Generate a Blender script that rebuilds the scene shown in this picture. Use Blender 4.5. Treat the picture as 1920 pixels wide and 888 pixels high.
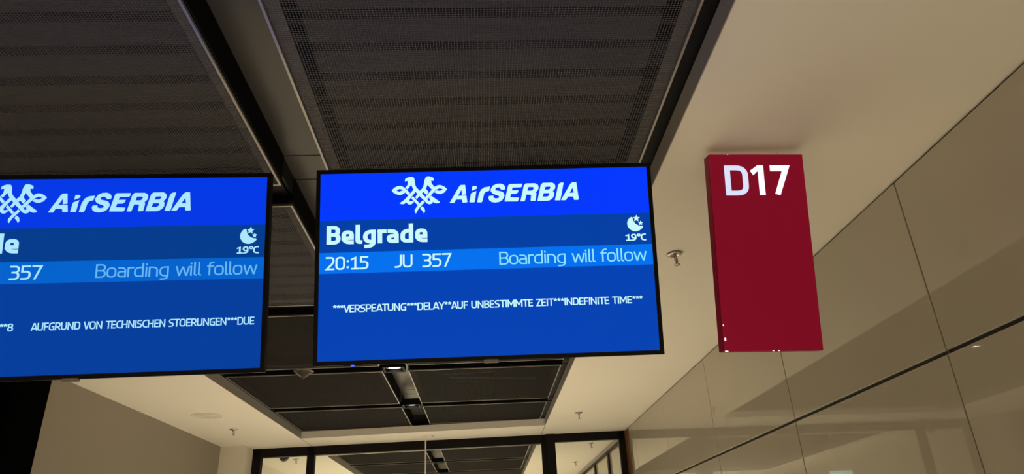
import bpy, bmesh, math, random
from mathutils import Vector, Matrix, Euler
from mathutils.geometry import tessellate_polygon

random.seed(7)
scene = bpy.context.scene
for o in list(bpy.data.objects):
    bpy.data.objects.remove(o)
COL = scene.collection

# ------------------------------------------------------------------ camera
EYE = 1.6                                   # camera height above the floor
RX, RY, RZ = (math.radians(a) for a in (114.77005482, -2.92511907, -3.24741319))
cam_data = bpy.data.cameras.new('camera')
cam_data.sensor_fit = 'HORIZONTAL'
cam_data.sensor_width = 36.0
cam_data.lens = 1304.298 / 1920 * 36.0
cam_data.clip_start = 0.05
cam_data.clip_end = 100
cam = bpy.data.objects.new('camera', cam_data)
COL.objects.link(cam)
rot = Matrix.Rotation(RZ, 3, 'Z') @ Matrix.Rotation(RX, 3, 'X') @ Matrix.Rotation(RY, 3, 'Z')
cam.matrix_world = Matrix.Translation((0, 0, EYE)) @ rot.to_4x4()
scene.camera = cam

# ------------------------------------------------------------------ world, light, exposure
scene.view_settings.view_transform = 'Standard'
scene.view_settings.look = 'None'
scene.view_settings.gamma = 1.0
scene.view_settings.use_curve_mapping = False
scene.view_settings.exposure = 0.0
scene.cycles.use_denoising = True
scene.cycles.max_bounces = 8
scene.cycles.diffuse_bounces = 5
scene.cycles.transparent_max_bounces = 16
scene.cycles.sample_clamp_indirect = 4.0
scene.cycles.caustics_reflective = False
scene.cycles.caustics_refractive = False

world = bpy.data.worlds.new('world')
scene.world = world
world.use_nodes = True
world.node_tree.nodes['Background'].inputs['Color'].default_value = (1.0, 0.9, 0.75, 1)
world.node_tree.nodes['Background'].inputs['Strength'].default_value = 0.12

WARM = (1.0, 0.935, 0.80)
SPOT_NEAR = 470.0      # downlights of the hall
SPOT_FAR = 520.0       # downlights beyond the glazing
SPOT_BACK = 560.0      # downlights behind the photographer

# ------------------------------------------------------------------ helpers
def material(name, color, rough=0.5, metal=0.0, noise=0.0, nscale=20.0, emit=None, estr=0.0, spec=0.5, bump=0.0, coat=0.0):
    m = bpy.data.materials.new(name)
    m.use_nodes = True
    nt = m.node_tree
    b = nt.nodes['Principled BSDF']
    b.inputs['Base Color'].default_value = (*color, 1)
    b.inputs['Roughness'].default_value = rough
    b.inputs['Metallic'].default_value = metal
    b.inputs['Specular IOR Level'].default_value = spec
    b.inputs['Coat Weight'].default_value = coat
    if emit:
        b.inputs['Emission Color'].default_value = (*emit, 1)
        b.inputs['Emission Strength'].default_value = estr
    if noise > 0 or bump > 0:
        tc = nt.nodes.new('ShaderNodeTexCoord')
        nz = nt.nodes.new('ShaderNodeTexNoise')
        nz.inputs['Scale'].default_value = nscale
        nz.inputs['Detail'].default_value = 4
        nt.links.new(tc.outputs['Object'], nz.inputs['Vector'])
        if noise > 0:
            mx = nt.nodes.new('ShaderNodeMix')
            mx.data_type = 'RGBA'
            lo = tuple(c * (1 - noise) for c in color)
            hi = tuple(min(1, c * (1 + noise)) for c in color)
            mx.inputs[6].default_value = (*lo, 1)
            mx.inputs[7].default_value = (*hi, 1)
            nt.links.new(nz.outputs['Fac'], mx.inputs[0])
            nt.links.new(mx.outputs[2], b.inputs['Base Color'])
        if bump > 0:
            bp = nt.nodes.new('ShaderNodeBump')
            bp.inputs['Strength'].default_value = bump
            bp.inputs['Distance'].default_value = 0.002
            nt.links.new(nz.outputs['Fac'], bp.inputs['Height'])
            nt.links.new(bp.outputs['Normal'], b.inputs['Normal'])
    return m

def glow(name, color, strength=1.0):
    """a lit screen pixel surface: glossy black glass that gives off light"""
    return material(name, (0.004, 0.004, 0.005), rough=0.3, emit=color, estr=strength, spec=0.04)

def glass_material():
    m = bpy.data.materials.new('clear_glass')
    m.use_nodes = True
    nt = m.node_tree
    nt.nodes.remove(nt.nodes['Principled BSDF'])
    out = nt.nodes['Material Output']
    tr = nt.nodes.new('ShaderNodeBsdfTransparent')
    tr.inputs['Color'].default_value = (0.95, 0.96, 0.94, 1)
    gl = nt.nodes.new('ShaderNodeBsdfGlossy')
    gl.inputs['Roughness'].default_value = 0.0
    fr = nt.nodes.new('ShaderNodeFresnel')
    fr.inputs['IOR'].default_value = 1.3
    mx = nt.nodes.new('ShaderNodeMixShader')
    nt.links.new(fr.outputs[0], mx.inputs[0])
    nt.links.new(tr.outputs[0], mx.inputs[1])
    nt.links.new(gl.outputs[0], mx.inputs[2])
    nt.links.new(mx.outputs[0], out.inputs['Surface'])
    return m

def wood_material():
    m = material('brown_wood', (0.12, 0.055, 0.02), rough=0.35)
    nt = m.node_tree
    b = nt.nodes['Principled BSDF']
    tc = nt.nodes.new('ShaderNodeTexCoord')
    mp = nt.nodes.new('ShaderNodeMapping')
    mp.inputs['Scale'].default_value = (6, 6, 0.7)
    wv = nt.nodes.new('ShaderNodeTexNoise')
    wv.inputs['Scale'].default_value = 6
    wv.inputs['Detail'].default_value = 6
    cr = nt.nodes.new('ShaderNodeValToRGB')
    cr.color_ramp.elements[0].color = (0.09, 0.035, 0.012, 1)
    cr.color_ramp.elements[1].color = (0.22, 0.10, 0.035, 1)
    nt.links.new(tc.outputs['Object'], mp.inputs['Vector'])
    nt.links.new(mp.outputs['Vector'], wv.inputs['Vector'])
    nt.links.new(wv.outputs['Fac'], cr.inputs['Fac'])
    nt.links.new(cr.outputs['Color'], b.inputs['Base Color'])
    return m

M = {}
M['plaster'] = material('ceiling_plaster', (0.80, 0.77, 0.69), rough=0.8, noise=0.015, nscale=3, bump=0.05)
M['wallpaint'] = material('wall_plaster', (0.29, 0.255, 0.21), rough=0.85, noise=0.03, nscale=60, bump=0.15)
M['nib'] = material('pale_plaster', (0.74, 0.70, 0.60), rough=0.8, noise=0.02, nscale=40)
M['cladding'] = material('beige_back_painted_glass', (0.42, 0.385, 0.315), rough=0.0, spec=0.65, noise=0.02, nscale=2)
M['joint'] = material('dark_joint', (0.012, 0.011, 0.010), rough=0.7)
M['jointgrey'] = material('grey_joint', (0.07, 0.06, 0.05), rough=0.6)
M['floor'] = material('pale_stone_floor', (0.62, 0.55, 0.44), rough=0.35, noise=0.06, nscale=2)
M['reveal'] = material('grey_painted_edge', (0.30, 0.28, 0.255), rough=0.5, noise=0.02)
M['black'] = material('black_metal', (0.005, 0.005, 0.006), rough=0.5, noise=0.1, spec=0.12)
M['frame_black'] = material('black_powder_coat', (0.008, 0.006, 0.006), rough=0.5, noise=0.1, nscale=8, spec=0.12)
M['channel'] = material('charcoal_lacquered_metal', (0.075, 0.070, 0.068), rough=0.30, noise=0.03, spec=0.3)
M['silver'] = material('pale_metal_edge', (0.34, 0.32, 0.31), rough=0.35, metal=0.6)
M['wire'] = material('wire_mesh_lit', (0.100, 0.097, 0.115), rough=0.5, spec=0.15)  # panel wire, colour lightened to stand for extra light on the near rows
M['wire_shaded'] = material('wire_mesh_shaded', (0.032, 0.029, 0.028), rough=0.6, spec=0.06)  # same wire with the dimmer light of the far rows put into its colour
M['tray'] = material('grey_tray_metal', (0.21, 0.20, 0.195), rough=0.5, spec=0.2)
M['slat'] = material('dark_grey_slats', (0.105, 0.099, 0.108), rough=0.7, spec=0.1, noise=0.15, nscale=14)
M['dark'] = material('dark_plenum', (0.008, 0.0075, 0.008), rough=0.8, spec=0.05)
M['brown_dark'] = material('dark_brown_backing', (0.016, 0.0135, 0.0125), rough=0.7, spec=0.08, noise=0.1, nscale=9)
M['pipe'] = material('grey_pipe', (0.75, 0.72, 0.68), rough=0.4)
M['chrome'] = material('chrome', (0.50, 0.47, 0.42), rough=0.18, metal=1.0)
M['brass'] = material('dull_bronze', (0.20, 0.13, 0.06), rough=0.35, metal=0.8)
M['white'] = material('white_paint', (0.75, 0.72, 0.66), rough=0.5, noise=0.02)
M['plastic'] = material('black_plastic', (0.005, 0.005, 0.006), rough=0.4, noise=0.05, spec=0.12)
M['dome'] = material('dark_tinted_dome', (0.012, 0.011, 0.010), rough=0.08)
M['plate'] = material('grey_label_plate', (0.22, 0.20, 0.19), rough=0.45, noise=0.3, nscale=120)
M['glass'] = glass_material()
M['wood'] = wood_material()
M['lens'] = material('lit_lens', (0.9, 0.9, 0.9), rough=0.4, emit=(1.0, 0.93, 0.85), estr=9.0)
M['green'] = material('lit_exit_panel', (0.2, 0.5, 0.35), rough=0.3, emit=(0.45, 0.95, 0.65), estr=1.1)
M['exitwhite'] = material('lit_exit_mark', (0.8, 0.9, 0.85), rough=0.3, emit=(0.9, 1.0, 0.92), estr=1.6)

def tag(o, label=None, cat=None, group=None, kind=None):
    if label: o['label'] = label
    if cat: o['category'] = cat
    if group: o['group'] = group
    if kind: o['kind'] = kind
    return o

def link(name, me, parent=None, loc=None, rot3=None):
    o = bpy.data.objects.new(name, me)
    COL.objects.link(o)
    if parent: o.parent = parent
    if rot3 is not None:
        o.matrix_local = Matrix.Translation(loc or (0, 0, 0)) @ rot3.to_4x4()
    elif loc is not None:
        o.location = loc
    return o

def empty(name, loc=(0, 0, 0), rot3=None):
    o = bpy.data.objects.new(name, None)
    o.empty_display_size = 0.05
    COL.objects.link(o)
    o.matrix_world = Matrix.Translation(loc) @ (rot3.to_4x4() if rot3 is not None else Matrix())
    return o

class MB:
    """collects shapes for ONE mesh"""
    def __init__(self):
        self.v, self.f = [], []
    def add(self, verts, faces):
        n = len(self.v)
        self.v += [tuple(p) for p in verts]
        self.f += [tuple(i + n for i in fc) for fc in faces]
        return self
    def box(self, x0, x1, y0, y1, z0, z1):
        return self.prism([(x0, y0), (x1, y0), (x1, y1), (x0, y1)], z0, z1)
    def prism(self, poly, z0, z1):
        k = len(poly)
        vs = [(x, y, z0) for x, y in poly] + [(x, y, z1) for x, y in poly]
        fs = [tuple(range(k))[::-1], tuple(range(k, 2 * k))]
        fs += [(i, (i + 1) % k, k + (i + 1) % k, k + i) for i in range(k)]
        return self.add(vs, fs)
    def bevel_box(self, x0, x1, y0, y1, z0, z1, b):
        bm = bmesh.new()
        bmesh.ops.create_cube(bm, size=1)
        for v in bm.verts:
            v.co = Vector((x0 + (v.co.x + .5) * (x1 - x0), y0 + (v.co.y + .5) * (y1 - y0), z0 + (v.co.z + .5) * (z1 - z0)))
        bmesh.ops.bevel(bm, geom=bm.edges[:], offset=b, segments=2, affect='EDGES', profile=0.5)
        bm.verts.ensure_lookup_table()
        vs = [v.co[:] for v in bm.verts]
        fs = [tuple(v.index for v in f.verts) for f in bm.faces]
        bm.free()
        return self.add(vs, fs)
    def lathe(self, prof, n=32, cx=0, cy=0, cz=0):
        vs, fs = [], []
        for r, z in prof:
            for k in range(n):
                a = 2 * math.pi * k / n
                vs.append((cx + r * math.cos(a), cy + r * math.sin(a), cz + z))
        for j in range(len(prof) - 1):
            for k in range(n):
                a, b = j * n + k, j * n + (k + 1) % n
                fs.append((a, b, b + n, a + n))
        fs.append(tuple(range(n))[::-1])
        fs.append(tuple(range((len(prof) - 1) * n, len(prof) * n)))
        return self.add(vs, fs)
    def bar(self, p, q, r, n=8):
        p, q = Vector(p), Vector(q)
        d = (q - p).normalized()
        u = d.orthogonal().normalized()
        w = d.cross(u)
        vs = []
        for c in (p, q):
            for k in range(n):
                a = 2 * math.pi * k / n
                vs.append(c + r * (math.cos(a) * u + math.sin(a) * w))
        fs = [(k, (k + 1) % n, n + (k + 1) % n, n + k) for k in range(n)]
        fs += [tuple(range(n))[::-1], tuple(range(n, 2 * n))]
        return self.add(vs, fs)
    def flat(self, rings, y=0.0):
        """filled polygon with holes in the x/z plane, facing -y"""
        pts = [[Vector((a, b, 0)) for a, b in r] for r in rings]
        tris = tessellate_polygon(pts)
        flatp = [p for r in pts for p in r]
        vs = [(p.x, y, p.y) for p in flatp]
        fs = []
        for a, b, c in tris:
            n = (flatp[b] - flatp[a]).cross(flatp[c] - flatp[a]).z
            fs.append((a, b, c) if n > 0 else (a, c, b))
        return self.add(vs, fs)
    def mesh(self, name, mat, smooth=False):
        me = bpy.data.meshes.new(name)
        me.from_pydata(self.v, [], self.f)
        if mat: me.materials.append(mat)
        if smooth:
            for p in me.polygons: p.use_smooth = True
        me.update()
        return me
    def build(self, name, mat, parent=None, loc=None, rot3=None, smooth=False):
        me = self.mesh(name, mat, smooth)
        if smooth and hasattr(me, 'set_sharp_from_angle'):
            me.set_sharp_from_angle(angle=math.radians(35))
        return link(name, me, parent, loc, rot3)

def structure(o):
    o['kind'] = 'structure'
    return o

def copy_tree(o, parent=None):
    c = o.copy()
    COL.objects.link(c)
    if parent:
        c.parent = parent
    for ch in [x for x in bpy.data.objects if x.parent == o]:
        copy_tree(ch, c)
    return c

# ------------------------------------------------------------------ the room
ZC = EYE + 1.5           # plaster ceiling
ZP = EYE + 1.58          # underside of the mesh panels
XL, XR = -3.40, 1.93     # side walls
OL, OR = -2.285, 0.803   # ceiling opening, left and right edge
YB, YE = -9.0, 16.5      # behind the photographer / end of the room beyond the glazing
def glaz_y(x): return 9.75 - 0.053 * (x + 0.6)

# floor
structure(MB().box(XL - .3, XR + .3, YB, YE, -0.12, 0.0).build('floor', M['floor']))

# plaster ceiling with two long openings
O1N, O1L, O1R = -8.4, 9.14, 8.90          # first opening: near end, far end at the left / right edge
O2L, O2R, O2F = 10.74, 10.54, 15.6
T = 0.082
cb = MB()
cb.prism([(XL - .2, YB), (OL, YB), (OL, YE), (XL - .2, YE)], ZC, ZC + T)
cb.prism([(OR, YB), (XR + .2, YB), (XR + .2, YE), (OR, YE)], ZC, ZC + T)
cb.prism([(OL, YB), (OR, YB), (OR, O1N), (OL, O1N)], ZC, ZC + T)
cb.prism([(OL, O1L), (OR, O1R), (OR, O2R), (OL, O2L)], ZC, ZC + T)
cb.prism([(OL, O2F), (OR, O2F), (OR, YE), (OL, YE)], ZC, ZC + T)
structure(cb.build('ceiling', M['plaster']))

# grey edge trims lining the openings
def edge_trim(n, pts):
    mb = MB()
    for (x0, y0), (x1, y1) in pts:
        d = Vector((x1 - x0, y1 - y0)).normalized()
        nrm = Vector((-d.y, d.x)) * 0.004
        mb.prism([(x0, y0), (x1, y1), (x1 + nrm.x, y1 + nrm.y), (x0 + nrm.x, y0 + nrm.y)], ZC - 0.002, ZP + 0.004)
    structure(mb.build('trim_%d' % n, M['reveal']))
edge_trim(1, [((OL, O1L), (OL, O1N)), ((OR, O1N), (OR, O1R)), ((OL, O1N), (OR, O1N))])
edge_trim(2, [((OL, O2F), (OL, O2L)), ((OR, O2R), (OR, O2F)), ((OL, O2L), (OR, O2R)), ((OR, O2F), (OL, O2F))])

# dark plenum roof above the panels (keeps the void closed)
structure(MB().box(XL - .2, XR + .2, YB, YE, ZP + .42, ZP + .5).build('trim_3', M['dark']))
# black carrier strips beside the panels
mb = MB()
for y0, y1 in ((O1N, 9.5), (10.5, O2F)):
    mb.box(0.748, 0.86, y0, y1, ZP + .012, ZP + .05)
    mb.box(-2.36, -2.268, y0, y1, ZP + .012, ZP + .05)
structure(mb.build('trim_4', M['black']))
# thin control joints in the plaster ahead of the glazing
mb = MB()
mb.prism([(OR - .003, O1R), (OR + .003, O1R), (OR + .003, glaz_y(OR)), (OR - .003, glaz_y(OR))], ZC - .001, ZC + .01)
mb.prism([(OL - .003, O1L), (OL + .003, O1L), (OL + .003, glaz_y(OL)), (OL - .003, glaz_y(OL))], ZC - .001, ZC + .01)
structure(mb.build('trim_5', M['jointgrey']))

# grid rows: centres of the black cross gaps
PITCH = 1.62
def gap(k): return 1.275 + PITCH * k
BL, BR = -0.87, -0.65    # central channel between the two columns of panels

# central charcoal channel, recessed between the panels
def channel(n, y0, y1):
    mb = MB()
    mb.box(BL - .02, BR + .02, y0, y1, ZP + .15, ZP + .165)
    sd = MB()
    for x in (BL - .02, BR + .008):
        sd.box(x, x + .012, y0, y1, ZP + .06, ZP + .15)
    structure(sd.build('trim_%d' % (n + 10), M['black']))
    return structure(mb.build('trim_%d' % n, M['channel']))
channel(6, O1N, 9.1)
channel(7, 10.7, O2F)
# seams across the channel
mb = MB()
for k in range(-6, 5):
    for s in (-.11, .11):
        y = gap(k) + s
        mb.box(BL - .02, BR + .02, y - .002, y + .002, ZP + .1485, ZP + .152)
structure(mb.build('trim_8', M['black']))

# black cross channels between the rows
mb = MB()
for k in list(range(-6, 5)) + [7, 8]:
    y = gap(k)
    for x0, x1 in ((OL, BL - .025), (BR + .025, OR)):
        mb.box(x0, x1, y - .10, y + .10, ZP + .05, ZP + .065)
        mb.box(x0, x1, y - .10, y - .088, ZP + .006, ZP + .05)
        mb.box(x0, x1, y + .088, y + .10, ZP + .006, ZP + .05)
structure(mb.build('trim_9', M['black']))

# right wall: black backing with beige glass cladding panels
wr = structure(MB().box(XR + .012, XR + .2, YB, YE, 0, ZC).build('wall_right', M['joint']))
ZJ = EYE + 0.69
edges = [2.745 + 1.553 * k for k in range(-8, 5)]
cuts = edges + [9.30]
for i in range(len(cuts) - 1):
    a, b = cuts[i] + .004, cuts[i + 1] - .004
    for z0, z1 in ((0.012, ZJ - .0085), (ZJ + .0085, ZC - .012)):
        mb = MB().bevel_box(-.006, .006, -(b - a) / 2, (b - a) / 2, -(z1 - z0) / 2, (z1 - z0) / 2, .0025)
        R3 = Euler((0, random.uniform(-.0012, .0012), random.uniform(-.0012, .0012))).to_matrix()
        mb.build('cladding_panel', M['cladding'], wr, (XR + .006, (a + b) / 2, (z0 + z1) / 2), R3)
# grey sealant set back in the vertical joints
mb = MB()
for y in cuts[:-1]:
    mb.box(XR + .008, XR + .013, y - .006, y + .006, 0, ZC - .01)
mb.build('joint_sealant', M['jointgrey'], wr)
# brown wooden end panel before the glazing
MB().bevel_box(XR - .004, XR + .02, 9.305, 9.60, 0.0, ZC - .012, .003).build('wood_panel', M['wood'], wr)
# beyond the glazing the wall carries black framed glazing under a grey band
MB().box(XR - .01, XR + .02, 9.85, YE, EYE + 1.42, ZC - .012).build('fascia_band', M['reveal'], wr)
gp = MB()
ys = [9.8, 10.95, 12.35, 13.75, 15.15, 16.5]
for i in range(5):
    gp.box(XR - .002, XR + .012, ys[i], ys[i + 1], 0, EYE + 1.40)
gp.build('glazed_panel', M['cladding'], wr)
fr = MB()
for y in ys[1:]:
    fr.box(XR - .03, XR + .012, y - .055, y + .055, 0, EYE + 1.41)
fr.box(XR - .03, XR + .012, 9.85, YE, EYE + 1.385, EYE + 1.42)
fr.build('glazing_frame', M['frame_black'], wr)

# left wall, its nib by the glazing, and the ends of the room
structure(MB().box(XL - .15, XL, YB, YE, 0, ZC).build('wall_left', M['wallpaint']))
structure(MB().box(XL, XL + .02, 10.05, YE, 0, ZC).build('wall_far_left', M['plaster']))
structure(MB().box(XL, -3.08, 9.51, 10.05, 0, ZC).build('wall_nib', M['nib']))
structure(MB().box(XL - .15, XR + .2, YE, YE + .15, 0, ZC + .5).build('wall_end', M['nib']))
structure(MB().box(XL - .15, XR + .2, YB - .15, YB, 0, ZC + .5).build('wall_back', M['wallpaint']))

# glazed screen across the hall
ANG = math.atan(-0.053)
GR = Matrix.Rotation(ANG, 3, 'Z')
gw = structure(empty('window_1', (-0.6, 9.75, 0), GR))
C = math.cos(ANG)
def gx(x): return (x + 0.6) / C
FD = .045
hd = MB()
hd.box(gx(-3.08), gx(.84), -FD, FD, EYE + 1.385, ZC)
hd.box(gx(.84), gx(1.93), -FD, FD, EYE + 1.395, ZC)
hd.build('header', M['frame_black'], gw)
for x0, x1, dep in ((-3.08, -2.965, FD), (-2.345, -2.25, FD), (.80, .862, FD), (.862, .985, FD + .03), (1.845, 1.93, FD)):
    MB().box(gx(x0), gx(x1), -dep, dep, 0, ZC - (.002 if dep == FD else 0)).build('post', M['frame_black'], gw)
for x0, x1 in ((-2.965, -2.345), (-2.25, .80), (.985, 1.845)):
    MB().box(gx(x0), gx(x1), -.005, .005, 0.0, EYE + 1.39).build('glass_pane', M['glass'], gw)

# ------------------------------------------------------------------ mesh ceiling panels
PW = 1.39
WP = 0.0100     # wire pitch
def make_panel(width, length, style):
    """one lift-out tray: bright edge frame, wire mesh, grey inner rim and what shows above the mesh"""
    fr = MB()
    hx, hy, e = width / 2, length / 2, .009
    for x0, x1, y0, y1 in ((-hx, hx, -hy, -hy + e), (-hx, hx, hy - e, hy), (-hx, -hx + e, -hy + e, hy - e), (hx - e, hx, -hy + e, hy - e)):
        fr.box(x0, x1, y0, y1, 0, .012)
    w = .00092
    ms = MB()
    n = int((width - 2 * e) / WP)
    for i in range(1, n):
        x = -hx + e + (width - 2 * e) * i / n
        ms.box(x - w, x + w, -hy + e, hy - e, .0045, .0062)
    n = int((length - 2 * e) / WP)
    for i in range(1, n):
        y = -hy + e + (length - 2 * e) * i / n
        ms.box(-hx + e, hx - e, y - w, y + w, .0055, .0072)
    tr = MB()
    r = .055
    z0, z1 = .022, .026
    for x0, x1, y0, y1 in ((-hx, hx, -hy, -hy + r), (-hx, hx, hy - r, hy), (-hx, -hx + r, -hy + r, hy - r), (hx - r, hx, -hy + r, hy - r)):
        tr.box(x0, x1, y0, y1, z0, z1)
    bx = MB()
    for x0, x1, y0, y1 in ((-hx, hx, -hy, -hy + .004), (-hx, hx, hy - .004, hy), (-hx, -hx + .004, -hy + .004, hy - .004), (hx - .004, hx, -hy + .004, hy - .004)):
        bx.box(x0, x1, y0, y1, .012, .26)
    bx.box(-hx, hx, -hy, hy, .26, .265)
    sl = MB()
    if style == 'slats':
        m = 8
        p = .164
        for i in range(m):
            y = -hy + .085 + p * (i + .5)
            sl.box(-hx + .09, hx - .09, y - p * .35, y + p * .35, .072, .084)
            sl.box(-hx + .09, hx - .09, y - p * .35, y - p * .35 + .004, .084, .12)
            sl.box(-hx + .09, hx - .09, y + p * .35 - .004, y + p * .35, .084, .12)
    else:
        sl.box(-hx + .02, hx - .02, -hy + .02, hy - .02, .10, .115)
    return (fr.mesh('frame', M['silver']), ms.mesh('wire_mesh', M['wire'] if style == 'slats' else M['wire_shaded']), tr.mesh('rim', M['tray']),
            bx.mesh('tray', M['dark']), sl.mesh('slats', M['slat'] if style == 'slats' else M['brown_dark']))

CACHE = {}
def panel(xc, y0, y1, style, label):
    key = (round(y1 - y0, 3), style)
    if key not in CACHE:
        CACHE[key] = make_panel(PW, y1 - y0, style)
    fr, ms, tr, bx, sl = CACHE[key]
    t = empty('mesh_ceiling_panel', (xc, (y0 + y1) / 2, ZP))
    tag(t, label, 'ceiling panel', 'wire mesh ceiling panels')
    link('frame', fr, t); link('wire_mesh', ms, t); link('rim', tr, t); link('tray', bx, t)
    link('slats' if style == 'slats' else 'backing', sl, t)
    return t
XA, XB = -1.57, 0.049
rows = [
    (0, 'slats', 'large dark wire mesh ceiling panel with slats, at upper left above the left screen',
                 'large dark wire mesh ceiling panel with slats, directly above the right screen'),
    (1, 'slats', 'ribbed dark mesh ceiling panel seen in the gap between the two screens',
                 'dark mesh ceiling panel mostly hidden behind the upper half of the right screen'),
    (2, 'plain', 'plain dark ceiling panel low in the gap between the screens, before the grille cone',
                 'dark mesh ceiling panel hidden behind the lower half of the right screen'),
    (3, 'plain', 'dark mesh ceiling panel just below the grille cone, left of the lit channel',
                 'dark mesh ceiling panel with pipes showing, just below the right screen'),
]
for k, st, la, lb in rows:
    panel(XA, gap(k) + .1, gap(k + 1) - .1, st, la)
    p = panel(XB, gap(k) + .1, gap(k + 1) - .1, st, lb)
    if k == 3:
        pb = MB()
        pb.bar((-.35, -.1, .07), (.52, .05, .07), .006)
        pb.bar((-.42, -.22, .075), (.1, -.26, .075), .004)
        pb.bar((-.30, .12, .08), (-.05, .16, .08), .004)
        pb.build('pipe', M['pipe'], p)
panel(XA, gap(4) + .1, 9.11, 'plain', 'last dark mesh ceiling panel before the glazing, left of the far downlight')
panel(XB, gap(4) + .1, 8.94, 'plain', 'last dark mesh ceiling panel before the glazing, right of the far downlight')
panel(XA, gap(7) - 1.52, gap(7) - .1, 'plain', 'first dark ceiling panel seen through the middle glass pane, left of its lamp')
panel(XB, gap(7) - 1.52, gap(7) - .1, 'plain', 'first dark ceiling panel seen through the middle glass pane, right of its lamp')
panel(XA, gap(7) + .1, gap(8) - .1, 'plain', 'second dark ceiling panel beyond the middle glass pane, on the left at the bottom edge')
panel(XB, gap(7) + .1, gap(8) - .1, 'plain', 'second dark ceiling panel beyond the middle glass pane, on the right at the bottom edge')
# rows behind the photographer and far beyond (closing the ceiling, out of the frame)
for k in range(-6, 0):
    for xc, side in ((XA, 'left'), (XB, 'right')):
        if k > -2:
            panel(xc, gap(k) + .1, gap(k + 1) - .1, 'slats', 'dark slatted mesh ceiling panel on the %s, %s behind the viewer' % (side, {-1: 'just overhead', -2: 'further'}[k]))
mb = MB()
for y0, y1 in ((O1N, gap(-1) + .05), (gap(8) + .1, O2F)):
    for xc in (XA, XB):
        mb.box(xc - PW / 2, xc + PW / 2, y0, y1, ZP + .01, ZP + .02)
structure(mb.build('trim_10', M['brown_dark']))

# ------------------------------------------------------------------ downlights in the channel
def downlight_parts():
    hw = .095
    fr = MB()
    for x0, x1, y0, y1 in ((-hw, hw, -hw, -hw + .016), (-hw, hw, hw - .016, hw), (-hw, -hw + .016, -hw + .016, hw - .016), (hw - .016, hw, -hw + .016, hw - .016)):
        fr.box(x0, x1, y0, y1, -.012, .05)
    fr.box(-hw, hw, -hw, hw, .05, .056)
    ring = MB().lathe([(.062, .05), (.070, .012), (.076, .010), (.078, .05)], 32)
    lens = MB().lathe([(.0605, .020), (.058, .014), (.03, .011), (.001, .010)], 32)
    return fr.mesh('trim_frame', M['black']), ring.mesh('reflector_ring', M['chrome'], True), lens.mesh('lens', M['lens'], True)
DL = downlight_parts()
def downlight(y, power, label):
    t = empty('downlight', ((BL + BR) / 2, y, ZP))
    tag(t, label, 'ceiling light', 'downlights in the central channel')
    link('trim_frame', DL[0], t); link('reflector_ring', DL[1], t); link('lens', DL[2], t)
    ld = bpy.data.lights.new('lamp', 'SPOT')
    ld.energy = power
    ld.color = WARM
    ld.spot_size = math.radians(150)
    ld.spot_blend = 0.6
    ld.shadow_soft_size = 0.05
    l = bpy.data.objects.new('lamp', ld)
    COL.objects.link(l)
    l.parent = t
    l.location = (0, 0, -.03)
    return t
downlight(gap(3), SPOT_NEAR, 'bright round downlight in black square frame touching the right screen lower edge')
downlight(gap(4), SPOT_NEAR, 'bright round downlight in black square frame at the far crossing of the channel')
downlight(gap(7), SPOT_FAR, 'small bright downlight seen through the middle glass pane')
downlight(gap(8), SPOT_FAR, 'downlight beyond the glass, further than the one in view')
downlight(gap(-2), SPOT_BACK, 'downlight in the channel behind the viewer')
downlight(gap(-4), SPOT_BACK, 'downlight in the channel far behind the viewer')

# ------------------------------------------------------------------ stroke lettering
def rounded(pts):
    """polyline with optional corner radii -> dense points"""
    out = []
    n = len(pts)
    closed = len(pts) > 2 and pts[0][:2] == pts[-1][:2]
    seq = pts[:-1] if closed else pts
    m = len(seq)
    for i, p in enumerate(seq):
        P = Vector(p[:2]); r = p[2] if len(p) > 2 else 0
        if r <= 0 or (not closed and i in (0, m - 1)):
            out.append(P); continue
        A = Vector(seq[(i - 1) % m][:2]); B = Vector(seq[(i + 1) % m][:2])
        la, lb = (A - P).length, (B - P).length
        d = min(r, la * .5 if (closed or i > 1) else la, lb * .5 if (closed or i < m - 2) else lb)
        a, b = P + (A - P).normalized() * d, P + (B - P).normalized() * d
        for k in range(7):
            t = k / 6
            k_ = .45
            q = (1 - t) ** 2 * a + 2 * t * (1 - t) * P + t ** 2 * b
            out.append(q)
    res = [out[0]]
    for q in out[1:]:
        if (q - res[-1]).length > 1e-5: res.append(q)
    if closed and (res[0] - res[-1]).length < 1e-5: res.pop()
    return res, closed

def ribbon(mb, pts, w, xf, cap, ylim=None):
    ps, closed = rounded(pts)
    n = len(ps)
    if not closed and cap:
        ps[0] = ps[0] + (ps[0] - ps[1]).normalized() * cap
        ps[-1] = ps[-1] + (ps[-1] - ps[-2]).normalized() * cap
    L, Rr = [], []
    for i in range(n):
        if closed:
            d0 = (ps[i] - ps[i - 1]).normalized(); d1 = (ps[(i + 1) % n] - ps[i]).normalized()
        else:
            d0 = (ps[i] - ps[i - 1]).normalized() if i else None
            d1 = (ps[i + 1] - ps[i]).normalized() if i < n - 1 else None
            d0 = d0 or d1; d1 = d1 or d0
        n0 = Vector((-d0.y, d0.x)); n1 = Vector((-d1.y, d1.x))
        b = (n0 + n1)
        if b.length < .2: b = n0
        b.normalize()
        s = w / max(.45, b.dot(n0))
        L.append(ps[i] + b * s); Rr.append(ps[i] - b * s)
    if ylim:
        for q in L + Rr: q.y = min(max(q.y, ylim[0]), ylim[1])
    vs = []
    for q in L + Rr:
        X, Z = xf(q.x, q.y)
        vs.append((X, 0, Z))
    fs = []
    rng = range(n) if closed else range(n - 1)
    for i in rng:
        j = (i + 1) % n
        fs.append((n + i, n + j, j, i))
    mb.add(vs, fs)

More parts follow.
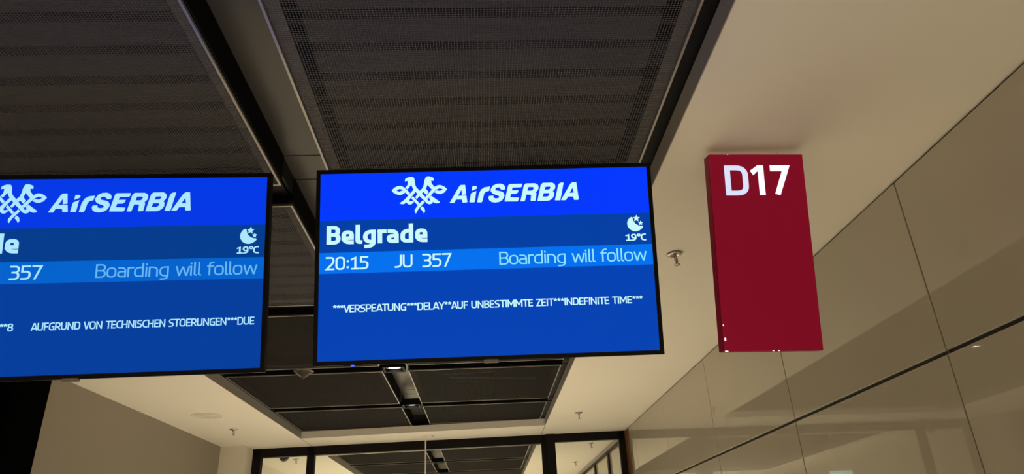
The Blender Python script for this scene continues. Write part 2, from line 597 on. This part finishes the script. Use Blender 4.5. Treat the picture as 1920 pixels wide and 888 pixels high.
def glyph(ch, w):
    """strokes, advance (cap height 1, half stroke width w), letter-specific limits"""
    a, t, m = w, 1 - w, .5
    X = .74; x = X - w
    D = -.24
    R = .26
    def W(k): return k - w
    lim = (0, 1)
    if ch == 'A': r = .66; return [[(.03, 0), (r / 2 - .02, 1), ], [(r / 2 + .02, 1), (r - .03, 0)], [(.14, .27), (r - .14, .27)]], r, lim
    if ch == 'B': r = W(.60); return [[(a, a), (a, t), (r - .02, t, R), (r - .02, m + .02, R), (a, m + .02)], [(a, m + .02), (r, m + .02, R), (r, a, R), (a, a)]], .64, lim
    if ch == 'C': r = W(.56); return [[(r, t), (a, t, .34), (a, a, .34), (r, a)]], .60, lim
    if ch == 'D': r = W(.66); return [[(a, a), (a, t), (r, t, .36), (r, a, .36), (a, a)]], .71, lim
    if ch == 'E': r = W(.52); return [[(r, t), (a, t), (a, a), (r, a)], [(a, m), (r - .04, m)]], .57, lim
    if ch == 'F': r = W(.50); return [[(r, t), (a, t), (a, a)], [(a, m - .02), (r - .04, m - .02)]], .54, lim
    if ch == 'G': r = W(.62); return [[(r, t), (a, t, .34), (a, a, .34), (r, a), (r, .46), (r - .16, .46)]], .68, lim
    if ch == 'H': r = W(.66); return [[(a, a), (a, t)], [(r, a), (r, t)], [(a, m), (r, m)]], .73, lim
    if ch == 'I': return [[(a + .03, a), (a + .03, t)]], 2 * w + .10, lim
    if ch == 'J': r = W(.40); return [[(r, t), (r, a, .26), (a - .06, a)]], .46, lim
    if ch == 'L': r = W(.48); return [[(a, t), (a, a), (r, a)]], .50, lim
    if ch == 'M': r = W(.82); return [[(a, a), (a, t)], [(r, a), (r, t)], [(a + .02, t + w * .4), ((a + r) / 2, .30), (r - .02, t + w * .4)]], .89, lim
    if ch == 'N': r = W(.67); return [[(a, a), (a, t)], [(r, a), (r, t)], [(a + .02, t + w * .5), (r - .02, a - w * .5)]], .74, lim
    if ch == 'O': r = W(.70); return [[(a, a, .36), (a, t, .36), (r, t, .36), (r, a, .36), (a, a, .36)]], .75, lim
    if ch == 'P': r = W(.60); return [[(a, a), (a, t), (r, t, R), (r, .40, R), (a, .40)]], .63, lim
    if ch == 'R': r = W(.61); return [[(a, a), (a, t), (r, t, R), (r, .42, R), (a, .42)], [(r - .22, .42), (r, a)]], .65, lim
    if ch == 'S': r = W(.56); return [[(r - .02, t), (a, t, .28), (a, m + .02, .28), (r, m - .02, .28), (r, a, .28), (a, a)]], .61, lim
    if ch == 'T': r = .58; return [[(a - .02, t), (r - a + .02, t)], [(r / 2, t), (r / 2, a)]], r + .02, lim
    if ch == 'U': r = W(.65); return [[(a, t), (a, a, .32), (r, a, .32), (r, t)]], .72, lim
    if ch == 'V': r = .64; return [[(.05, 1), (r / 2 - .01, 0)], [(r / 2 + .01, 0), (r - .05, 1)]], r, lim
    if ch == 'Y': r = .62; return [[(.05, 1), (r / 2, .42), (r - .05, 1)], [(r / 2, .45), (r / 2, a)]], r, lim
    if ch == 'Z': r = W(.55); return [[(a, t), (r, t), (a, a), (r, a)]], .60, lim
    xl = (0, X)
    if ch == 'a': r = W(.52); return [[(a + .04, x), (r, x, .24), (r, a)], [(r, x * .60), (a, x * .60, .2), (a, a, .2), (r, a)]], .59, xl
    if ch == 'd': r = W(.56); return [[(r, t + .03), (r, a), (a, a, .28), (a, x, .28), (r, x)]], .64, (0, 1.03)
    if ch == 'e': r = W(.53); return [[(r, a), (a, a, .28), (a, x, .28), (r, x, .28), (r, x * .47 + .02), (a, x * .47 + .02)]], .58, xl
    if ch == 'f': r = W(.40); return [[(r, t + .03), (a + .07, t + .03, .26), (a + .07, a)], [(a - .03, x), (r - .02, x)]], .40, (0, 1.04)
    if ch == 'g': r = W(.55); return [[(r, x), (a, x, .28), (a, a, .28), (r, a)], [(r, x), (r, D + w, .26), (a + .05, D + w)]], .63, (D, X)
    if ch == 'i': return [[(a + .02, a), (a + .02, x)], [(a + .02, .90), (a + .02, .93)]], 2 * w + .11, (0, 1.01)
    if ch == 'l': return [[(a + .02, t + .03), (a + .02, a, .12), (a + .02 + .10, a)]], 2 * w + .15, (0, 1.03)
    if ch == 'n': r = W(.55); return [[(a, a), (a, x)], [(a, x), (r, x, .28), (r, a)]], .63, xl
    if ch == 'o': r = W(.57); return [[(a, a, .3), (a, x, .3), (r, x, .3), (r, a, .3), (a, a, .3)]], .62, xl
    if ch == 'r': r = W(.38); return [[(a, a), (a, x)], [(a, x - .04), (a + .08, x, .1), (r, x)]], .39, xl
    if ch == 'w': r = .84; return [[(.04, X), (.21, 0)], [(.21, 0), (r / 2, X * .93)], [(r / 2, X * .93), (r - .21, 0)], [(r - .21, 0), (r - .04, X)]], r, xl
    if ch == '0': r = W(.60); return [[(a, a, .34), (a, t, .34), (r, t, .34), (r, a, .34), (a, a, .34)]], .66, lim
    if ch == '1': return [[(.06, t - .16), (.28, t), (.28, a)], [(.08, a), (.48, a)]], .56, lim
    if ch == '2': r = W(.54); return [[(a, t), (r, t, .28), (r, .56, .22), (a, a), (r, a)]], .60, lim
    if ch == '3': r = W(.54); return [[(a, t), (r, t, .28), (r - .01, m + .02, .24), (a + .10, m + .02)], [(a + .10, m + .02), (r, m + .02, .24), (r, a, .28), (a, a)]], .60, lim
    if ch == '5': r = W(.54); return [[(r - .02, t), (a + .01, t), (a + .01, m + .07), (r, m + .07, .28), (r, a, .28), (a, a)]], .60, lim
    if ch == '7': r = W(.54); return [[(a - .02, t), (r, t), (.17, 0)]], .57, lim
    if ch == '8': r = W(.57); return [[(a + .02, m + .02, .24), (a + .02, t, .26), (r - .02, t, .26), (r - .02, m + .02, .24), (a + .02, m + .02, .24)], [(a, a, .28), (a, m + .02, .26), (r, m + .02, .26), (r, a, .28), (a, a, .28)]], .63, lim
    if ch == '9': r = W(.56); return [[(r, .40), (a, .40, .28), (a, t, .3), (r, t, .3), (r, a, .42), (a + .04, a)]], .62, lim
    if ch == ':': return [[(a + .04, .17), (a + .04, .20)], [(a + .04, .62), (a + .04, .65)]], 2 * w + .17, lim
    if ch == '*':
        c = (.20, .80)
        return [[c, (c[0] + .155 * math.sin(k * 2 * math.pi / 5), c[1] + .155 * math.cos(k * 2 * math.pi / 5))] for k in range(5)], .40, (.4, 1.02)
    if ch == '\u00b0':
        return [[(.05, .66, .15), (.05, .95, .15), (.33, .95, .15), (.33, .66, .15), (.05, .66, .15)]], .38, (0, 1.02)
    return [], .33, lim

def lettering(text, u0, u1, v0, H, w):
    """text between u0 and u1 on base line v0, cap height H; one shape per word"""
    total = 0; items = []
    for ch in text:
        s, adv, lim = glyph(ch, w)
        items.append((ch, s, lim, total)); total += adv
    total -= .05
    words = [MB()]
    kx = (u1 - u0) / total
    for ch, s, lim, off in items:
        if ch == ' ':
            words.append(MB()); continue
        ww = w * (.75 if ch == '*' else .8 if ch == '\u00b0' else 1)
        for st in s:
            ribbon(words[-1], st, ww, lambda X, Y, off=off: (u0 + (X + off) * kx, v0 + Y * H), 0 if len(st) == 2 and ch in 'AVw' else ww, lim)
    return [q for q in words if q.v]

# emblem, word mark and moon icon: outlines in millimetres on the screen face
EMBLEM=[[[(-342.7,270.2),(-332.9,280.5),(-319.9,286.4),(-308.7,286.3),(-296.7,280.2),(-276.4,258.5),(-283.9,250.8),(-299.5,268.1),(-305.1,272.7),(-315.3,274.9),(-326.4,269.8),(-336.6,269.6)]],
[[(-342.7,270.2),(-326.4,269.8),(-315.3,264.3),(-303.2,269.6),(-300.5,268.5),(-293.6,260.3),(-305.2,253.8),(-316.3,252.2),(-329.2,256.4),(-338.5,263.3)]],
[[(-294.3,302.8),(-294.3,310.5),(-289.1,315.6),(-276.9,319.8),(-264.8,318.9),(-260.6,313.5),(-258.4,302.8),(-257.6,290.2),(-253.4,280.4),(-241.1,266),(-232.8,255.8),(-220,241),(-214.5,234.6),(-209,226.9),(-203.8,228.5),(-204.3,232.9),(-207.4,239.4),(-199.5,246.9),(-168.3,222.8),(-170.2,218.6),(-180.4,217),(-189.7,220.1),(-193.3,223.6),(-196.2,217.4),(-205.5,214.4),(-215.6,217.9),(-222.9,226.7),(-242.2,246.4),(-256,262.6),(-263.3,271),(-271.9,289.6),(-285.6,272.2),(-293,280.1),(-285.5,289),(-283.6,303.5),(-289.1,304.6)]],
[[(-220.1,313.5),(-215.4,319.6),(-206,320.4),(-192.1,315.2),(-189,309.8),(-189.8,303),(-198.8,303.7),(-197.1,292.6),(-187,280.1),(-196.4,269.3),(-212,288.1),(-218.7,273.8),(-232.8,255.8),(-242.2,246.4),(-251.6,235.5),(-258,241.1),(-249.6,254.3),(-241.1,266),(-230.8,276),(-225.4,290.4),(-224,302)]],
[[(-140.9,270.4),(-150.6,279.8),(-163.6,285.9),(-174.8,286.2),(-187.9,279.4),(-220.9,242),(-212.7,234.5),(-182.5,268),(-168.4,274.4),(-155.5,269.8)]],
[[(-140.9,270.4),(-155.5,269.8),(-167.7,264.2),(-181.6,267),(-188.2,259.5),(-175.3,253),(-164.1,252.1),(-151,257.6)]],
[[(-218.7,273.8),(-208.6,261.3),(-216.6,249.6),(-228.1,262.4)]],
[[(-263.3,271),(-256,262.6),(-271.9,243.3),(-279.4,232),(-290.5,224.7),(-297,218.1),(-307.2,217.4),(-314.6,221.1),(-297.9,232.5),(-281.1,251.3)]],
[[(-279.4,233.9),(-277.5,228.1),(-272.9,226.7),(-266.4,229.8),(-261.8,224.9),(-272.1,215.6),(-281.3,215.8),(-289.6,221.8),(-289.6,226.5)]],
[[(-266.3,246.7),(-242.5,219.6),(-249,212.5),(-271.9,238.5)]],
[[(-230.3,230.4),(-223,222.9),(-245.4,199.6),(-251.1,189.2),(-255.7,180.8),(-259.4,187.5),(-259.7,195.2),(-249.9,210.2)]],
[[(-233.3,208.2),(-224.2,200),(-222.1,188.5),(-226.6,181),(-231.6,190.6),(-239.9,199.4)]]]
WORDMARK=[[[(-133.1,217.3),(-96.5,279.4),(-90.8,284.5),(-74.9,284.6),(-71.6,248.2),(-86.9,246.3),(-88.4,266.6),(-116.4,216.8)]],
[[(-101,243.3),(-82.3,244.2),(-71.1,244.3),(-68,218.4),(-84.8,217),(-88.2,229.7),(-108.7,229.9)]],
[[(-50.6,261.7),(-48.9,276.2),(-46,279.4),(-35.7,279.4),(-31.5,275.8),(-32.2,270),(-37,267.2)]],
[[(-60.5,218.1),(-54.2,251.2),(-49.4,254),(-34,260.3),(-40.9,220),(-43.8,217.2)]],
[[(-32,217.4),(-25.1,249.7),(-16.5,265.3),(-4.1,273.4),(16.8,276),(12.8,259.3),(1.6,257),(-5.8,249.2),(-12.6,222.1),(-16.8,216)]],
[[(57.8,262.3),(71.1,263),(72.4,272.5),(67.6,281.1),(56.5,286),(41.2,285.5),(26.7,278.9),(18.5,265.4),(18.9,257),(25.7,248.4),(45.9,240.5),(49.8,236.2),(45.6,231.1),(35.4,230.3),(28.4,233.6),(27.6,241),(12.3,240.3),(9.5,234.1),(11.8,224.6),(20.7,217.1),(32.9,214.7),(47.1,216.4),(59.6,223.4),(67.1,234.7),(68.4,243.1),(63.6,252.7),(54.6,257.1),(38.3,260.7),(35.4,265),(38.6,270.2),(48.9,272),(53.9,267.7)]],
[[(68.1,217.9),(82.8,277.5),(88.1,283.7),(135.2,283.6),(133.8,273.1),(129.6,270),(98.9,269.7),(96.5,259.6),(120.4,259.5),(118.7,251.3),(111.3,245.8),(92.9,245.6),(89.4,233.1),(121.6,231.2),(118.5,220.8),(115.3,217.1)]],
[[(126.6,217.4),(141.1,277.1),(148.6,284.3),(182.4,284.1),(192.4,279),(195.2,271.5),(193.7,261),(187.2,252.7),(184.1,250.7),(186.3,244.3),(181.7,218.1),(165.3,217.1),(163.8,219.6),(166.6,238.5),(163.2,241.7),(149.6,242.1),(142.9,219.1),(139.8,216.7)],[(157.2,270.3),(173.6,270.4),(177.6,266.7),(174.2,259.3),(169,256.7),(153.6,256.7)]],
[[(188.8,216.9),(203.7,277.6),(211.2,284.9),(246.1,285.1),(255.1,279.5),(257.4,271),(255.3,261.5),(249.9,255.3),(247.1,253.3),(251.5,246.8),(250.9,234.2),(243.3,223.8),(232.8,217.8),(222.5,216.6)],[(220.8,269.8),(236.2,270.5),(239.6,267.2),(235.8,260.9),(229.5,259),(217.2,258.9)],[(213.1,245.3),(231,245.6),(234.3,242),(231.5,235.7),(225.2,232.3),(208.9,232.3)]],
[[(253.2,217.7),(268.3,276),(274.9,283.3),(287.3,284.7),(288.2,281.9),(273.9,220.9),(270.6,217.2)]],
[[(275.3,217.7),(312.7,278.1),(320.2,284.3),(335.7,284.5),(341.5,219.2),(337.2,217.2),(323.9,217.5),(321.5,230.2),(302,230.3),(295.3,219.3),(290.1,216.9)],[(320.8,264.1),(324.3,244.9),(308.9,244.3)]]]
MOON=[[[(535.9,144.5),(531.8,147.5),(524.3,144.1),(517.2,134.7),(514.2,123.1),(516.3,111.3),(524.2,100.2),(535.2,94),(546.7,93),(558.4,96.3),(567.6,103.3),(572,109.1),(569.7,112.1),(558.3,113.8),(545.8,120.8),(539.2,129.7),(536.3,140.1)]],
[[(550.7,155.4),(553.9,146.7),(563,145.4),(555.7,139.3),(556.9,130),(549.2,134.9),(540.8,130.4),(543.4,139.6),(537,146.1),(546.2,146.9)]],
[[(564.9,133.4),(567.2,127.6),(573.4,126.5),(568.6,122.2),(569.2,115.8),(563.8,118.9),(558,116.1),(559.5,122.4),(555.3,127),(561.6,127.7)]]]

def outlines(data):
    mb = MB()
    for i, rings in enumerate(data):
        k = len(mb.v)
        mb.flat([[(a / 1000, b / 1000) for a, b in r] for r in rings])
    return mb

# ------------------------------------------------------------------ the two flight screens
def tilt(yaw, pitch, roll):
    return Matrix.Rotation(yaw, 3, 'Z') @ Matrix.Rotation(pitch, 3, 'X') @ Matrix.Rotation(roll, 3, 'Y')

TW, TH = 0.615, 0.3525
def screen_set(loc, angles, label, cols, ticker, twin):
    R3 = tilt(*angles)
    t = empty('flight_information_screen', loc, R3)
    tag(t, label, 'screen', 'hanging flight information screens')
    iw, ih = 0.6005, 0.3375
    bz = MB()
    for x0, x1, z0, z1 in ((-TW, TW, ih, TH), (-TW, TW, -TH, -ih), (-TW, -iw, -ih, ih), (iw, TW, -ih, ih)):
        bz.box(x0, x1, 0, .028, z0, z1)
    bz.build('bezel', M['plastic'], t)
    hs = MB()
    hs.box(-TW + .004, TW - .004, .028, .042, -TH + .004, TH - .004)
    hs.add([(-.5, .042, -.27), (.5, .042, -.27), (.5, .042, .25), (-.5, .042, .25),
            (-.44, .068, -.22), (.44, .068, -.22), (.44, .068, .20), (-.44, .068, .20)],
           [(4, 5, 6, 7), (0, 1, 5, 4), (1, 2, 6, 5), (2, 3, 7, 6), (3, 0, 4, 7)])
    hs.build('rear_housing', M['plastic'], t)
    c_head, c_dest, c_stat, c_body, c_text, c_pale = cols
    sc = MB().box(-iw, iw, .004, .010, -ih, ih).build('screen', c_body, t)
    def on(mb, name, mat, y=.0036):
        for q in (mb if isinstance(mb, list) else [mb]):
            q.build(name, mat, sc, (0, y, 0))
    def rect(z0, z1):
        return MB().flat([[(-iw, z0), (iw, z0), (iw, z1), (-iw, z1)]])
    on(rect(.1620, ih), 'header_band', c_head)
    on(rect(.0450, .1620), 'destination_band', c_dest)
    on(rect(-.0305, .0450), 'status_band', c_stat)
    ty = .0030
    on(outlines(EMBLEM), 'airline_emblem', c_text, ty)
    on(outlines(WORDMARK), 'airline_wordmark', c_text, ty)
    on(outlines(MOON), 'moon_icon', c_text, ty)
    on(lettering('Belgrade', -.5755, -.2150, .0750, .0680, .098), 'destination_text', c_text, ty)
    on(lettering('19\u00b0C', .5060, .5800, .0585, .0258, .085), 'temperature_text', c_text, ty)
    on(lettering('20:15', -.5770, -.4250, -.0175, .0475, .062), 'time_text', c_text, ty)
    on(lettering('JU', -.3290, -.2680, -.0158, .0470, .062), 'airline_code_text', c_text, ty)
    on(lettering('357', -.2340, -.1310, -.0168, .0490, .062), 'flight_number_text', c_text, ty)
    on(lettering('Boarding will follow', .0420, .5750, -.0158, .0470, .050), 'status_word', c_pale, ty)
    for s, u0, u1, v0 in ticker:
        on(lettering(s, u0, u1, v0, .0262, .074), 'ticker_word', c_text, ty)
    # name plate on the lower rim, its lamp and the ceiling bracket
    px = .003 if twin == 0 else -.005
    MB().bevel_box(px - .026, px + .026, -.003, .012, -TH - .009, -TH + .004, .002).build('label_plate', M['plate'], t)
    if twin == 0:
        MB().box(-.484, -.472, -.001, .006, -TH - .004, -TH + .0005).build('power_light', M['blue_led'], t)
        MB().box(-.510, -.445, .002, .020, -TH - .003, -TH).build('sensor_strip', M['plastic'], t)
    inv = R3.transposed()
    for x in (-.22, .22):
        br = MB()
        top = inv @ (Vector((loc[0] + x, gap(1), ZP + .05)) - Vector(loc))
        low = inv @ (Vector((loc[0] + x, gap(1), loc[2] + .02)) - Vector(loc))
        br.bar(low, top, .016, 12)
        br.bar(Vector((x, .06, .05)), low, .014, 12)
        br.bar(Vector((x, .06, -.15)), low, .012, 12)
        br.build('ceiling_bracket', M['black'], t)
    return t

M['blue_led'] = material('blue_led', (0.02, 0.03, 0.3), rough=0.3, emit=(0.03, 0.06, 1.0), estr=3.0)
CT = glow('lit_pale_cyan', (0.62, 1.0, 1.0), 0.95)
cols_a = (glow('lit_royal_blue', (0.0, 0.040, 1.0)), glow('lit_navy', (0.0, 0.050, 0.38)), glow('lit_sky_blue', (0.0, 0.165, 0.86)),
          glow('lit_deep_blue', (0.0, 0.055, 0.46)), CT, glow('lit_light_cyan', (0.26, 0.78, 1.0)))
cols_b = (glow('lit_royal_blue_side', (0.0, 0.040, 0.80)), glow('lit_navy_side', (0.0, 0.045, 0.27)), glow('lit_sky_blue_side', (0.0, 0.125, 0.62)),
          glow('lit_deep_blue_side', (0.0, 0.048, 0.34)), glow('lit_ice_blue', (0.42, 0.80, 1.0)), glow('lit_mid_cyan', (0.14, 0.48, 0.88)))
screen_set((0.039, 2.3052, EYE + .9745), (-.0091, .2374, .0036),
           'right flight screen showing Belgrade, scrolling DELAY message, complete in the picture', cols_a,
           [('***VERSPEATUNG***DELAY**AUF UNBESTIMMTE ZEIT***INDEFINITE TIME***', -.5490, .5500, -.1690)], 0)
screen_set((-1.3431, 2.2506, EYE + .9476), (.0497, .2103, -.0121),
           'left flight screen cut by the picture edge, ticker ending in STOERUNGEN and DUE', cols_b,
           [('AUFGRUND VON TECHNISCHEN STOERUNGEN***DUE', -.1452, .5750, -.1897), ('**8', -.246, -.2015, -.1897)], 1)

# ------------------------------------------------------------------ the red gate sign
K = 1.46 / 1.38
SW, SH, ST = .3712 * K, .7556 * K, .062
M['sign_red'] = material('lit_red_panel', (0.16, 0.003, 0.015), rough=0.35, emit=(0.165, 0.0020, 0.014), estr=0.85, spec=0.15, noise=0.03, nscale=5)
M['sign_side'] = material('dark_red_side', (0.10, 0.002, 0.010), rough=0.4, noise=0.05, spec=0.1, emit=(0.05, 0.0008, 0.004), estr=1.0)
M['sign_white'] = material('lit_white_letter', (0.8, 0.8, 0.85), rough=0.3, emit=(0.80, 0.88, 1.0), estr=1.05)
M['sign_dim'] = material('lit_lavender_letter', (0.6, 0.6, 0.7), rough=0.3, emit=(0.52, 0.60, 0.86), estr=1.0)
R3 = tilt(.0039, .2226, .0196)
sg = empty('gate_sign', (1.0924 * K, 2.282 * K, EYE + 1.46), R3)
tag(sg, 'tall red lit gate sign reading D17, hanging from the pale ceiling by the right wall', 'sign')
MB().bevel_box(-SW / 2, SW / 2, .006, ST, -SH, 0, .003).build('housing', M['sign_side'], sg)
face = MB().bevel_box(-SW / 2 + .001, SW / 2 - .001, -.002, .006, -SH + .001, -.001, .002).build('face_panel', M['sign_red'], sg)
lt = lettering('D', -.1300 * K, -.0385 * K, -.1660 * K, .1195 * K, .080)
lt[0].build('letter', M['sign_dim'], face, (0, -.0026, 0))
l1 = MB()
ribbon(l1, [(0.02, .77), (.25, .95), ], .095, lambda X, Y: ((-.0215 + .1 * X) * K, (-.165 + .1195 * Y) * K), .05, (0, 1))
ribbon(l1, [(.31, 1.0), (.31, 0)], .105, lambda X, Y: ((-.0215 + .11 * X) * K, (-.165 + .1195 * Y) * K), 0, (0, 1))
l1.build('digit', M['sign_white'], face, (0, -.0026, 0))
l7 = MB()
ribbon(l7, [(0.0, .90), (.57, .90), (.20, 0)], .102, lambda X, Y: ((.0500 + .110 * X) * K, (-.165 + .1195 * Y) * K), .0, (0, 1))
l7.build('digit', M['sign_white'], face, (0, -.0026, 0))
for u, v, a, b in ((-.5, -.872, .0022, .003), (-.492, -.94, .003, .006), (-.488, -.997, .006, .002), (-.02, -.998, .003, .0016), (.035, -.998, .003, .0016), (-.31, -.002, .0014, .0014)):
    lk = MB().box(u * SW + .004 - a, u * SW + .004 + a, -.0032, -.0020, v * SH - b, v * SH + b)
    lk.build('light_leak', M['sign_white'], sg)
inv = R3.transposed()
for x in (-.12, .12):
    st = MB()
    p0 = Vector((x, .050, -.02))
    w0 = R3 @ p0
    top = inv @ Vector((w0.x, w0.y, ZC - EYE - 1.46))
    st.bar(p0, top, .0016, 8)
    st.build('hanger', M['white'], sg)

# ------------------------------------------------------------------ sprinklers
def sprinkler_parts():
    esc = MB().lathe([(.001, 0), (.044, 0), (.046, -.004), (.040, -.010), (.020, -.014), (.018, -.004), (.001, -.004)], 28)
    body = MB()
    body.lathe([(.010, -.004), (.010, -.022), (.007, -.026), (.007, -.030), (.001, -.031)], 16)
    for s in (-1, 1):
        body.bar((s * .008, 0, -.024), (s * .012, 0, -.040), .0028)
        body.bar((s * .012, 0, -.040), (s * .003, 0, -.060), .0028)
    body.lathe([(.004, -.056), (.005, -.064), (.001, -.066)], 12)
    bulb = MB().lathe([(.001, -.030), (.003, -.034), (.003, -.050), (.001, -.056)], 10)
    dfl = MB().lathe([(.001, -.064), (.017, -.064), (.019, -.067), (.017, -.070), (.001, -.070)], 20)
    return [('escutcheon', esc.mesh('escutcheon', M['chrome'], True)), ('body', body.mesh('body', M['chrome'], True)),
            ('bulb', bulb.mesh('bulb', M['brass'], True)), ('deflector', dfl.mesh('deflector', M['chrome'], True))]
SP = sprinkler_parts()
def sprinkler(x, y, label, rz=0.0):
    t = empty('ceiling_sprinkler', (x, y, ZC + .0005), Matrix.Rotation(rz, 3, 'Z') @ Matrix.Rotation(math.radians(-5), 3, 'Y'))
    tag(t, label, 'sprinkler', 'fire sprinklers on the plaster ceiling')
    for n, me in SP: link(n, me, t)
sprinkler(1.103, 3.524, 'chrome fire sprinkler on the ceiling between the right screen and the red sign', .5)
sprinkler(1.132, 8.148, 'small fire sprinkler on the pale ceiling below the right screen, before the glazing', .9)
sprinkler(-2.849, 8.306, 'fire sprinkler on the left strip of ceiling beside the round flush speaker', .3)
sprinkler(1.617, 10.599, 'nearer fire sprinkler seen through the right glass pane', .6)
sprinkler(1.643, 12.771, 'further fire sprinkler seen through the right glass pane', .2)
sprinkler(-2.78, 10.95, 'fire sprinkler beside the dark dome camera behind the left glass pane', .4)

# ------------------------------------------------------------------ small ceiling fittings
sp = empty('ceiling_speaker', (-2.859, 7.486, ZC))
tag(sp, 'white round flush speaker in the left strip of ceiling', 'speaker')
MB().lathe([(.001, 0), (.150, 0), (.154, -.003), (.148, -.007), (.140, -.004), (.134, -.003), (.001, -.003)], 48).build('rim', M['white'], sp, smooth=True)
g = MB()
for r in (.03, .06, .09, .115):
    g.lathe([(r - .006, -.002), (r - .006, -.0055), (r + .006, -.0055), (r + .006, -.002)], 40)
g.build('grille', M['white'], sp, smooth=True)

cn = empty('grille_cone', (-1.555, gap(3), ZP + .015))
tag(cn, 'black conical grille of stacked rings hanging from the dark cross channel', 'grille cone')
pr_ = []
lv = [(.072, 0), (.086, -.004), (.088, -.012)]
M['cone'] = material('dark_bronze_metal', (0.10, 0.09, 0.075), rough=0.3, metal=0.6, noise=0.05)
r, z = .080, -.016
for k in range(7):
    lv += [(r, z), (r - .002, z - .004), (r - .010, z - .005)]
    r -= .0105; z -= .0078
lv += [(.008, z), (.006, z - .010), (.001, z - .012)]
MB().lathe(lv, 36).build('stacked_rings', M['cone'], cn)
fn = MB()
for k in range(4):
    a = math.radians(20 + 90 * k)
    fn.bar((.096 * math.cos(a), .096 * math.sin(a), -.006), (.014 * math.cos(a), .014 * math.sin(a), -.076), .0015)
fn.build('guard_wire', M['cone'], cn)
MB().bar((0, 0, 0), (0, 0, .04), .02, 16).build('stem', M['black'], cn)

dm = empty('dome_camera', (-2.80, 10.36, ZC))
tag(dm, 'dark dome camera on the ceiling behind the left glass pane', 'camera')
MB().lathe([(.001, 0), (.080, 0), (.080, -.035), (.074, -.042), (.001, -.042)], 32).build('base', M['plastic'], dm, smooth=True)
MB().lathe([(.068, -.040)] + [(.068 * math.cos(a), -.042 - .068 * math.sin(a)) for a in [i * math.pi / 20 for i in range(1, 10)]] + [(.001, -.110)], 32).build('dome', M['dome'], dm, smooth=True)

ss = empty('smoke_sensor', (-.628, 9.292, ZC))
tag(ss, 'tiny flat brown sensor button on the ceiling beside the white hanging rod', 'sensor')
MB().lathe([(.001, 0), (.034, 0), (.034, -.006), (.020, -.012), (.001, -.012)], 24).build('cover', M['white'], ss, smooth=True)
MB().lathe([(.001, -.010), (.014, -.010), (.012, -.016), (.001, -.017)], 16).build('button', M['brass'], ss, smooth=True)

ex = empty('hanging_exit_sign', (-.745, 9.30, ZC))
tag(ex, 'green lit exit sign on a thin white rod in front of the middle glass pane', 'sign')
rd = MB().bar((.02, 0, 0), (.02, 0, -.665), .0085, 12)
rd.lathe([(.001, 0), (.03, 0), (.03, -.008), (.012, -.014), (.001, -.014)], 20, .02)
rd.build('rod', M['white'], ex, smooth=True)
MB().bevel_box(-.155, .155, -.03, .03, -.84, -.662, .006).build('housing', M['white'], ex)
for s in (-1, 1):
    p = MB().box(-.145, .145, min(s * .030, s * .033), max(s * .030, s * .033), -.83, -.672).build('lit_panel', M['green'], ex)
    a = MB()
    y0, y1 = min(s * .033, s * .0345), max(s * .033, s * .0345)
    a.box(-.09, .05, y0, y1, -.762, -.740)
    for zz in (1, -1):
        a.add([(.05, y0, -.751), (.10, y0, -.751), (.04, y0, -.751 + zz * .055), (.05, y1, -.751), (.10, y1, -.751), (.04, y1, -.751 + zz * .055)],
              [(0, 1, 2), (3, 5, 4), (0, 3, 4, 1), (1, 4, 5, 2), (2, 5, 3, 0)])
    a.build('arrow', M['exitwhite'], p)

# black clad column at the left edge
M['column'] = material('black_column_cladding', (0.002, 0.002, 0.002), rough=0.9, spec=0.0, noise=0.1)
cl = empty('clad_column', (-3.30, 5.1, 0))
tag(cl, 'black clad column at the left picture edge, below the left screen', 'column')
MB().bevel_box(-.098, .10, -.20, .20, 0, ZC - .001, .006).build('shaft', M['column'], cl)
MB().box(.1005, .106, -.17, .16, 0.05, EYE + 1.14).build('inset_panel', M['column'], cl)
